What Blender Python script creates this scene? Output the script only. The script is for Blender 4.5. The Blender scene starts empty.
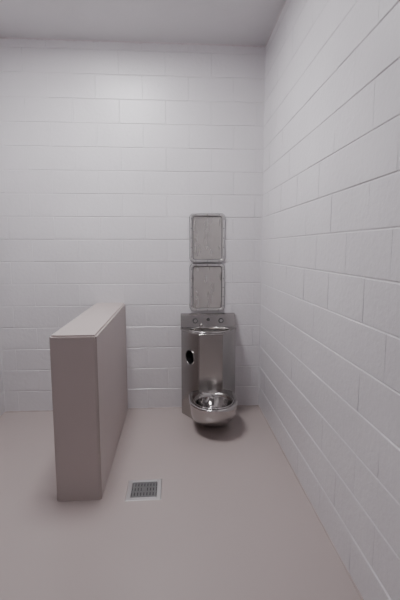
import bpy, bmesh, math, random
from mathutils import Vector, Matrix
random.seed(4)
scene=bpy.context.scene
col=scene.collection

# ---------------- dimensions ----------------
D=3.39; XL=-1.462; XR=0.745; YB=-1.1; H=3.0; CH=1.40
COURSE=0.1836

# ---------------- materials ----------------
def new_mat(name):
    m=bpy.data.materials.new(name); m.use_nodes=True
    nt=m.node_tree; b=nt.nodes['Principled BSDF']
    return m,nt,b
def paint(name,c1,c2,rough,nscale=3.0,bump_scale=120,bump=0.15,dist=0.002,spec=0.5,rough_var=0.0):
    m,nt,b=new_mat(name)
    tc=nt.nodes.new('ShaderNodeTexCoord')
    n=nt.nodes.new('ShaderNodeTexNoise'); n.inputs['Scale'].default_value=nscale; n.inputs['Detail'].default_value=3
    nt.links.new(tc.outputs['Object'],n.inputs['Vector'])
    r=nt.nodes.new('ShaderNodeValToRGB')
    r.color_ramp.elements[0].position=.25; r.color_ramp.elements[1].position=.75
    r.color_ramp.elements[0].color=(*c1,1); r.color_ramp.elements[1].color=(*c2,1)
    nt.links.new(n.outputs['Fac'],r.inputs['Fac']); nt.links.new(r.outputs['Color'],b.inputs['Base Color'])
    n2=nt.nodes.new('ShaderNodeTexNoise'); n2.inputs['Scale'].default_value=bump_scale; n2.inputs['Detail'].default_value=6
    nt.links.new(tc.outputs['Object'],n2.inputs['Vector'])
    bp=nt.nodes.new('ShaderNodeBump'); bp.inputs['Strength'].default_value=bump; bp.inputs['Distance'].default_value=dist
    nt.links.new(n2.outputs['Fac'],bp.inputs['Height']); nt.links.new(bp.outputs['Normal'],b.inputs['Normal'])
    b.inputs['Roughness'].default_value=rough
    b.inputs['Specular IOR Level'].default_value=spec
    return m
M_wall=paint('painted_block',(.665,.645,.662),(.720,.700,.717),.32,2.5,45,.8,.003,.5)
M_ceil=paint('ceiling_paint',(.60,.585,.595),(.65,.635,.645),.7,2.0,40,.3,.003,.3)
M_floor=paint('epoxy_floor',(.448,.385,.367),(.468,.403,.384),.34,1.2,25,.06,.002,.45)
M_part=paint('partition_paint',(.480,.415,.396),(.500,.435,.414),.42,3.0,90,.25,.002,.4)
M_caulk=paint('caulk',(.60,.55,.56),(.68,.63,.64),.6,20,60,.3,.002)

def metal(name,c,rough,aniso_axis='Z',bump=.06,metallic=1.0,stretch=(4,4,120)):
    m,nt,b=new_mat(name)
    tc=nt.nodes.new('ShaderNodeTexCoord'); mp=nt.nodes.new('ShaderNodeMapping')
    mp.inputs['Scale'].default_value=stretch
    nt.links.new(tc.outputs['Object'],mp.inputs['Vector'])
    n=nt.nodes.new('ShaderNodeTexNoise'); n.inputs['Scale'].default_value=3; n.inputs['Detail'].default_value=4
    nt.links.new(mp.outputs['Vector'],n.inputs['Vector'])
    mr=nt.nodes.new('ShaderNodeMapRange'); mr.inputs['To Min'].default_value=rough*.75; mr.inputs['To Max'].default_value=rough*1.3
    nt.links.new(n.outputs['Fac'],mr.inputs['Value']); nt.links.new(mr.outputs['Result'],b.inputs['Roughness'])
    bp=nt.nodes.new('ShaderNodeBump'); bp.inputs['Strength'].default_value=bump; bp.inputs['Distance'].default_value=.001
    nt.links.new(n.outputs['Fac'],bp.inputs['Height']); nt.links.new(bp.outputs['Normal'],b.inputs['Normal'])
    b.inputs['Base Color'].default_value=(*c,1); b.inputs['Metallic'].default_value=metallic
    return m
M_steel=metal('brushed_steel',(.43,.415,.402),.20)
M_steel_pol=metal('polished_steel',(.54,.525,.515),.07,bump=.02)
M_frame=metal('frame_steel',(.78,.77,.765),.30,metallic=.92)
M_panel=metal('panel_face_steel',(.62,.595,.57),.28,stretch=(8,8,2),bump=.12,metallic=.78)
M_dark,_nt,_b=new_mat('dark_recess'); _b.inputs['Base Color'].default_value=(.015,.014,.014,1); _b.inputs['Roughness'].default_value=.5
M_grate=metal('grate_iron',(.22,.22,.22),.5,metallic=.7)
M_black,_nt,_b=new_mat('dark_button'); _b.inputs['Base Color'].default_value=(.05,.05,.05,1); _b.inputs['Roughness'].default_value=.35
M_water,_nt,_b=new_mat('water'); _b.inputs['Base Color'].default_value=(.05,.05,.05,1); _b.inputs['Roughness'].default_value=.03
M_lens,_nt,_b=new_mat('light_lens'); _b.inputs['Emission Color'].default_value=(.985,.97,1,1); _b.inputs['Emission Strength'].default_value=42.0
M_lens_fill,_nt,_b=new_mat('fill_lens_dim'); _b.inputs['Emission Color'].default_value=(.985,.97,1,1); _b.inputs['Emission Strength'].default_value=2.5  # weak glow for the added fill fixture
M_white=paint('fixture_enamel',(.8,.8,.8),(.85,.85,.85),.4)

# ---------------- helpers ----------------
def obj_from_bm(bm,name,mat=None,parent=None,smooth=False):
    bmesh.ops.recalc_face_normals(bm,faces=bm.faces)
    me=bpy.data.meshes.new(name); bm.to_mesh(me); bm.free()
    if mat is not None:
        for m in (mat if isinstance(mat,list) else [mat]): me.materials.append(m)
    o=bpy.data.objects.new(name,me); col.objects.link(o)
    if parent: o.parent=parent
    if smooth:
        for p in me.polygons: p.use_smooth=True
    return o
def box(name,x0,x1,y0,y1,z0,z1,mat,parent=None,bev=0,seg=3):
    bm=bmesh.new(); bmesh.ops.create_cube(bm,size=1)
    for v in bm.verts:
        v.co=Vector((x0+(v.co.x+.5)*(x1-x0),y0+(v.co.y+.5)*(y1-y0),z0+(v.co.z+.5)*(z1-z0)))
    if bev: bmesh.ops.bevel(bm,geom=list(bm.edges),offset=bev,segments=seg,affect='EDGES',profile=.5)
    o=obj_from_bm(bm,name,mat,parent)
    if bev: 
        for p in o.data.polygons:p.use_smooth=True
        autosmooth(o)
    return o
def autosmooth(o,ang=40):
    me=o.data
    bm=bmesh.new(); bm.from_mesh(me)
    for e in bm.edges:
        if len(e.link_faces)==2 and e.calc_face_angle(0)>math.radians(ang): e.smooth=False
    for f in bm.faces: f.smooth=True
    bm.to_mesh(me); bm.free()
def cyl(name,c,axis,r,depth,mat,parent=None,r2=None,seg=32,bev=0):
    bm=bmesh.new()
    bmesh.ops.create_cone(bm,cap_ends=True,segments=seg,radius1=r,radius2=r if r2 is None else r2,depth=depth)
    if bev:
        es=[e for e in bm.edges if len(e.link_faces)==2 and e.calc_face_angle(0)>1]
        bmesh.ops.bevel(bm,geom=es,offset=bev,segments=2,affect='EDGES')
    q=Vector((0,0,1)).rotation_difference(Vector(axis).normalized())
    bmesh.ops.transform(bm,matrix=Matrix.Translation(Vector(c))@q.to_matrix().to_4x4(),verts=bm.verts)
    o=obj_from_bm(bm,name,mat,parent); autosmooth(o); return o
def apply_bool(o,cutter,op='DIFFERENCE'):
    m=o.modifiers.new('b','BOOLEAN'); m.operation=op; m.object=cutter; m.solver='EXACT'
    bpy.context.view_layer.update()
    dg=bpy.context.evaluated_depsgraph_get()
    me=bpy.data.meshes.new_from_object(o.evaluated_get(dg))
    o.modifiers.clear(); o.data=me
    bpy.data.objects.remove(cutter)
def empty(name,loc):
    e=bpy.data.objects.new(name,None); e.empty_display_size=.1; col.objects.link(e); return e

# ---------------- block walls ----------------
def block_wall(name,origin,sdir,ndir,length,height,phase=0.0,thick=.12,vj=1.0):
    """origin: bottom start point on finished face, sdir along wall, ndir into room"""
    o=Vector(origin); s=Vector(sdir); n=Vector(ndir); z=Vector((0,0,1))
    bm=bmesh.new()
    dep=.0038; g=.0014; ch=.0040
    def P(a,b,c): return bm.verts.new(o+s*a+z*b+n*c)
    c=[P(a,b,cc) for cc in (-dep,-thick) for a,b in ((0,0),(length,0),(length,height),(0,height))]
    bm.faces.new(c[0:4]); bm.faces.new(c[4:8][::-1])
    for i in range(4):
        j=(i+1)%4; bm.faces.new((c[i],c[i+4],c[j+4],c[j]))
    L=COURSE*2; k=0; zz=0
    while zz<height-.01:
        z1=min(zz+COURSE,height)
        off=(0 if k%2==0 else L/2)+phase
        a=-L+(off%L)
        while a<length:
            a0=max(a,0); a1=min(a+L,length)
            if a1-a0>.02:
                gg=g*random.uniform(.6,1.5)
                b0=zz+gg; b1=z1-gg; s0=a0+g*.25; s1=a1-g*.25
                base=[P(s0,b0,-dep),P(s1,b0,-dep),P(s1,b1,-dep),P(s0,b1,-dep)]
                d=random.uniform(-.0008,.0006)
                cv=ch*(.15+.35*random.random())*vj   # vertical joints partly filled by paint
                tx=random.uniform(-.0006,.0006); tz=random.uniform(-.0010,.0010)
                top=[P(s0+cv,b0+ch,d-tx-tz),P(s1-cv,b0+ch,d+tx-tz),P(s1-cv,b1-ch,d+tx+tz),P(s0+cv,b1-ch,d-tx+tz)]
                bm.faces.new(top)
                for i in range(4):
                    j=(i+1)%4; bm.faces.new((base[i],base[j],top[j],top[i]))
            a+=L
        zz+=COURSE; k+=1
    me=bpy.data.meshes.new(name)
    bm.normal_update()
    bm.to_mesh(me); bm.free(); me.materials.append(M_wall)
    ob=bpy.data.objects.new(name,me); col.objects.link(ob); return ob
block_wall('wall_back',(XL,D,0),(1,0,0),(0,-1,0),XR-XL,H,phase=.12,vj=1.8)
block_wall('wall_right',(XR,YB,0),(0,1,0),(-1,0,0),D-YB,H,phase=.05,vj=.7)
block_wall('wall_left',(XL,YB,0),(0,1,0),(1,0,0),D-YB,H,phase=.1)
block_wall('wall_front',(XL,YB,0),(1,0,0),(0,1,0),XR-XL,H)
box('floor',XL-.12,XR+.12,YB-.12,D+.12,-.1,0,M_floor)
box('ceiling',XL-.12,XR+.12,YB-.12,D+.12,H,H+.1,M_ceil)

def bead(name,p0,p1,r,mat,jit=.0012,n=80):
    cu=bpy.data.curves.new(name,'CURVE'); cu.dimensions='3D'; cu.bevel_depth=r; cu.bevel_resolution=2
    sp=cu.splines.new('POLY'); sp.points.add(n)
    p0=Vector(p0);p1=Vector(p1)
    for i in range(n+1):
        p=p0.lerp(p1,i/n)
        sp.points[i].co=(p.x+random.uniform(-jit,jit),p.y+random.uniform(-jit,jit),p.z+random.uniform(-jit,jit),1)
        sp.points[i].radius=random.uniform(.7,1.3)
    ob=bpy.data.objects.new(name,cu); col.objects.link(ob); cu.materials.append(mat); return ob
bead('trim_1',(XL,D,H),(XR,D,H),.008,M_caulk,.003,120)
bead('trim_2',(XR,D,H),(XR,YB,H),.006,M_caulk)
bead('trim_3',(XL,D,0),(XR,D,0),.007,M_floor)
bead('trim_4',(XR,D,0),(XR,YB,0),.007,M_floor)
bead('trim_5',(XR,D,0),(XR,D,H),.006,M_wall,.0006,100)
bead('trim_6',(XL,D,0),(XL,D,H),.006,M_wall,.0006,100)

# ---------------- partition ----------------
bm=bmesh.new()
x0,x1,y0,y1,zt=-.662,-.415,2.110,D-.001,.942
bmesh.ops.create_cube(bm,size=1)
for v in bm.verts: v.co=Vector((x0+(v.co.x+.5)*(x1-x0),y0+(v.co.y+.5)*(y1-y0),(v.co.z+.5)*zt))
es=[e for e in bm.edges if not all(v.co.z<.001 for v in e.verts) and not all(v.co.y>y1-.001 for v in e.verts)]
bmesh.ops.bevel(bm,geom=es,offset=.010,segments=4,affect='EDGES')
pw=obj_from_bm(bm,'partition_wall',M_part); autosmooth(pw)

# ---------------- combo unit ----------------
combo=empty('prison_toilet_sink_combo',(0,0,0))
cx=.284; Y1=D-.006
outline=[(.056,Y1),(.056,3.27),(.190,3.06),(.378,3.06),(.512,3.27),(.512,Y1)]
def prism(name,pts,z0,z1,mat,parent,bev=.004):
    bm=bmesh.new()
    a=[bm.verts.new((x,y,z0)) for x,y in pts]; b=[bm.verts.new((x,y,z1)) for x,y in pts]
    bm.faces.new(a[::-1]); bm.faces.new(b)
    for i in range(len(pts)):
        j=(i+1)%len(pts); bm.faces.new((a[i],a[j],b[j],b[i]))
    bmesh.ops.recalc_face_normals(bm,faces=bm.faces)
    if bev: bmesh.ops.bevel(bm,geom=list(bm.edges),offset=bev,segments=3,affect='EDGES')
    return obj_from_bm(bm,name,mat,parent)
DZ=.722
cab=prism('cabinet',outline,0.0,DZ,[M_steel,M_dark],combo)
def ellipsoid(name,c,r,mat=None):
    bm=bmesh.new(); bmesh.ops.create_uvsphere(bm,u_segments=48,v_segments=24,radius=1)
    for v in bm.verts: v.co=Vector((c[0]+v.co.x*r[0],c[1]+v.co.y*r[1],c[2]+v.co.z*r[2]))
    return obj_from_bm(bm,name,mat)
BC=(cx,3.203); BR=(.163,.105)
apply_bool(cab,ellipsoid('cut',(BC[0],BC[1],DZ+.01),(BR[0]-.002,BR[1]-.002,.12),M_steel))
nrm=Vector((-.21,-.134,0)).normalized()
hc=Vector((.123,3.165,.52))
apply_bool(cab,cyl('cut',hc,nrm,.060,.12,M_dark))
autosmooth(cab,30)
ol2=[(.050,Y1),(.050,3.268),(.187,3.050),(.381,3.050),(.518,3.268),(.518,Y1)]
deck=prism('sink_deck',ol2,DZ-.002,DZ+.014,M_steel,combo,.005)
apply_bool(deck,ellipsoid('cut',(BC[0],BC[1],DZ),(BR[0]-.002,BR[1]-.002,.10),M_steel))
autosmooth(deck,30)
def ring(name,c,rx,ry,t,mat,parent,n=64,m=12,tz=None):
    bm=bmesh.new(); rows=[]
    for i in range(n):
        A=2*math.pi*i/n; row=[]
        for j in range(m):
            B=2*math.pi*j/m
            row.append(bm.verts.new((c[0]+(rx+t*math.cos(B))*math.cos(A),c[1]+(ry+t*math.cos(B))*math.sin(A),c[2]+(tz or t)*math.sin(B))))
        rows.append(row)
    for i in range(n):
        for j in range(m):
            bm.faces.new((rows[i][j],rows[(i+1)%n][j],rows[(i+1)%n][(j+1)%m],rows[i][(j+1)%m]))
    return obj_from_bm(bm,name,mat,parent,True)
ring('basin_rim',(BC[0],BC[1],DZ+.014),BR[0]+.001,BR[1]+.001,.006,M_steel_pol,combo,tz=.005)
cyl('basin_drain',(cx,3.21,DZ-.108),(0,0,1),.022,.006,M_dark,combo)
q=Vector((0,0,1)).rotation_difference(nrm)
rr=ring('paper_holder_rim',(0,0,0),.061,.061,.004,M_steel,combo)
for v in rr.data.vertices: v.co=q@v.co+hc+nrm*.001
# backsplash (wedge)
bm=bmesh.new()
prof=[(Y1,DZ+.012),(3.318,DZ+.012),(3.338,.838),(3.352,.848),(Y1,.848)]
a=[bm.verts.new((.052,y,z)) for y,z in prof]; b=[bm.verts.new((.516,y,z)) for y,z in prof]
bm.faces.new(a); bm.faces.new(b[::-1])
for i in range(5):
    j=(i+1)%5; bm.faces.new((a[i],b[i],b[j],a[j]))
bmesh.ops.recalc_face_normals(bm,faces=bm.faces)
bmesh.ops.bevel(bm,geom=list(bm.edges),offset=.004,segments=2,affect='EDGES')
bs=obj_from_bm(bm,'backsplash',M_steel,combo); autosmooth(bs)
nb=Vector((0,-1,.17)).normalized()
for i,(bx,bz) in enumerate([(.175,.79),(.284,.80),(.393,.79)]):
    by=3.318+.020*(bz-.734)/.104
    cyl(f'button_collar_{i+1}',(bx,by-.003,bz),nb,.021,.008,M_black if i!=1 else M_steel_pol,combo,bev=.002)
    cyl(f'button_{i+1}',(bx,by-.010,bz),nb,.014,.012,M_steel_pol if i!=1 else M_black,combo,bev=.002)
cyl('spout_base',(.225,3.318,.765),nb,.014,.02,M_steel_pol,combo,bev=.002)
cyl('spout',(.225,3.300,.762),(0,-1,-.25),.009,.05,M_steel_pol,combo,bev=.002)
for i,(sx,sz) in enumerate([(.21,.66),(.358,.66),(.21,.32),(.358,.32)]):
    cyl(f'cabinet_screw_{i+1}',(sx,3.0595,sz),(0,1,0),.005,.004,M_steel_pol,combo,seg=12)
# bowl: D-shaped shell that runs back into the cabinet, oval opening
def loft(name,rings,mat,parent,n=72):
    bm=bmesh.new(); rows=[]
    for (x,y,rx,ry,z,dsh) in rings:
        row=[]
        for i in range(n):
            A=2*math.pi*i/n
            c,s=math.cos(A),math.sin(A)
            if s>0 and dsh:
                e=1-.62*dsh
                c=math.copysign(abs(c)**e,c); s=s**e
            row.append(bm.verts.new((x+rx*c,y+ry*s,z)))
        rows.append(row)
    for k in range(len(rows)-1):
        for i in range(n):
            bm.faces.new((rows[k][i],rows[k][(i+1)%n],rows[k+1][(i+1)%n],rows[k+1][i]))
    bm.faces.new(rows[0][::-1]); bm.faces.new(rows[-1])
    o=obj_from_bm(bm,name,mat,parent,True); autosmooth(o,50); return o
bx=cx+.008
loft('bowl',[(bx,3.03,.13,.13,.046,1),(bx,3.015,.150,.155,.060,1),(bx,2.985,.162,.185,.098,1),(bx,2.95,.172,.202,.14,1),(bx,2.93,.178,.208,.19,1),
  (bx,2.925,.182,.212,.222,1),(bx,2.925,.186,.214,.239,1),(bx,2.925,.185,.213,.247,1),(bx,2.925,.179,.207,.251,1),
  (bx,2.91,.142,.158,.251,0),(bx,2.91,.135,.151,.247,0),(bx,2.91,.131,.146,.225,0),(bx,2.925,.117,.127,.18,0),(bx,2.95,.088,.096,.13,0),(bx,2.96,.05,.055,.10,0)],M_steel_pol,combo)
cyl('bowl_water',(bx,2.952,.131),(0,0,1),.074,.003,M_water,combo)
rb=ring('seat_edge',(bx,2.91,.251),.147,.163,.006,M_steel_pol,combo,tz=.004)

# ---------------- framed wall panels ----------------
def rrect(w,h,r,n=6):
    pts=[]
    for qx,qz,a0 in ((w/2-r,h/2-r,0),(-w/2+r,h/2-r,90),(-w/2+r,-h/2+r,180),(w/2-r,-h/2+r,270)):
        for i in range(n+1):
            A=math.radians(a0+90*i/n); pts.append((qx+r*math.cos(A),qz+r*math.sin(A)))
    return pts
def wall_panel(xc,zc,w,h):
    root=empty('steel_wall_mirror',(0,0,0))
    bm=bmesh.new()
    prof=[(0,0,.034,-.001),(0,0,.034,.016),(-.004,-.004,.031,.022),(-.016,-.016,.022,.022),(-.022,-.022,.018,.007),]
    rows=[]
    for dx,dz,r,dd in prof:
        rows.append([bm.verts.new((xc+px,D-dd,zc+pz)) for px,pz in rrect(w+2*dx,h+2*dz,r)])
    n=len(rows[0])
    for k in range(len(rows)-1):
        for i in range(n): bm.faces.new((rows[k][i],rows[k][(i+1)%n],rows[k+1][(i+1)%n],rows[k+1][i]))
    fr=obj_from_bm(bm,'frame',M_frame,root); autosmooth(fr,20)
    # black strip painting the shadow side along the outer frame edge
    bm=bmesh.new()
    r1=[bm.verts.new((xc+px,D-.0045,zc+pz)) for px,pz in rrect(w+.009,h+.007,.038)]
    r2=[bm.verts.new((xc+px,D-.0045,zc+pz)) for px,pz in rrect(w-.004,h-.004,.032)]
    r3=[bm.verts.new((xc+px,D+.001,zc+pz)) for px,pz in rrect(w+.009,h+.007,.038)]
    for i in range(len(r1)):
        j=(i+1)%len(r1); bm.faces.new((r1[i],r1[j],r2[j],r2[i])); bm.faces.new((r1[i],r1[j],r3[j],r3[i]))
    obj_from_bm(bm,'frame_edge_shade',M_black,root)
    bm=bmesh.new()
    vs=[bm.verts.new((xc+px,D-.0075,zc+pz)) for px,pz in rrect(w-.043,h-.043,.018)]
    vb=[bm.verts.new((xc+px,D-.0015,zc+pz)) for px,pz in rrect(w-.043,h-.043,.018)]
    bm.faces.new(vs); bm.faces.new(vb[::-1])
    for i in range(len(vs)):
        j=(i+1)%len(vs); bm.faces.new((vs[i],vs[j],vb[j],vb[i]))
    obj_from_bm(bm,'face_plate',M_panel,root)
    bm=bmesh.new()
    r1=[bm.verts.new((xc+px,D-.0085,zc+pz)) for px,pz in rrect(w-.040,h-.040,.019)]
    r2=[bm.verts.new((xc+px,D-.0085,zc+pz)) for px,pz in rrect(w-.051,h-.051,.015)]
    r3=[bm.verts.new((xc+px,D-.0070,zc+pz)) for px,pz in rrect(w-.051,h-.051,.015)]
    for i in range(len(r1)):
        j=(i+1)%len(r1); bm.faces.new((r1[i],r1[j],r2[j],r2[i])); bm.faces.new((r2[i],r2[j],r3[j],r3[i]))
    obj_from_bm(bm,'gasket',M_black,root)
    k=0
    ww=w/2-.0100; hh=h/2-.0100
    pos=[(sx*ww,t*hh*.82) for sx in(-1,1) for t in(-1,-.5,0,.5,1)]+[(t*ww*.72,sz*hh) for sz in(-1,1) for t in(-1,0,1)]
    for px,pz in pos:
        k+=1; cyl(f'screw_{k}',(xc+px,D-.0225,zc+pz),(0,1,0),.0035,.004,M_black,root,seg=10)
wall_panel(.281,1.483,.290,.402)
wall_panel(.281,1.067,.290,.402)

# ---------------- floor drain ----------------
dr=empty('floor_drain',(0,0,0))
dx,dy,s=-.184,2.19,.096
bm=bmesh.new()
rows=[]
for r,zz in ((s+.005,0.0),(s,.004),(s-.020,.004),(s-.023,.0015)):
    rows.append([bm.verts.new((dx+a*r,dy+b*r,zz)) for a,b in((-1,-1),(1,-1),(1,1),(-1,1))])
for k in range(3):
    for i in range(4): bm.faces.new((rows[k][i],rows[k][(i+1)%4],rows[k+1][(i+1)%4],rows[k+1][i]))
obj_from_bm(bm,'drain_frame',M_frame,dr)
box('drain_well',dx-s+.018,dx+s-.018,dy-s+.018,dy+s-.018,.0003,.0012,M_dark,dr)
si=s-.025
for i in range(8):
    xx=dx-si+(i+.5)*2*si/8
    box(f'bar_{i+1}',xx-.006,xx+.006,dy-si,dy+si,.0012,.0042,M_grate,dr)
for i in range(4):
    yy=dy-si+.004+i*(2*si-.008)/3
    box(f'crossbar_{i+1}',dx-si,dx+si,yy-.006,yy+.006,.001,.0045,M_grate,dr)
cyl('centre_boss',(dx,dy,.003),(0,0,1),.016,.005,M_grate,dr)

# ---------------- ceiling luminaire and added fill ----------------
def luminaire(lx,ly,lens,hw=.25,hl=.30):
    cl=empty('ceiling_light',(0,0,0))
    box('housing',lx-hw-.05,lx+hw+.05,ly-hl-.05,ly+hl+.05,H-.05,H-.0005,M_white,cl,.008)
    box('lens',lx-hw,lx+hw,ly-hl,ly+hl,H-.062,H-.048,lens,cl,.005)
luminaire(-.45,2.32,M_lens)
luminaire(-.38,-.2,M_lens_fill)  # added unseen fill behind the camera, brightens the partition front

w=bpy.data.worlds.new('world'); scene.world=w; w.use_nodes=True
w.node_tree.nodes['Background'].inputs['Strength'].default_value=.0

# ---------------- camera ----------------
cam=bpy.data.cameras.new('camera'); co=bpy.data.objects.new('camera',cam); col.objects.link(co)
cam.sensor_fit='VERTICAL'; cam.sensor_height=36; cam.lens=24.0; cam.clip_start=.02
co.location=(0,0,CH)
co.rotation_euler=(math.radians(90-7.4),0,math.radians(-3.7))
scene.camera=co
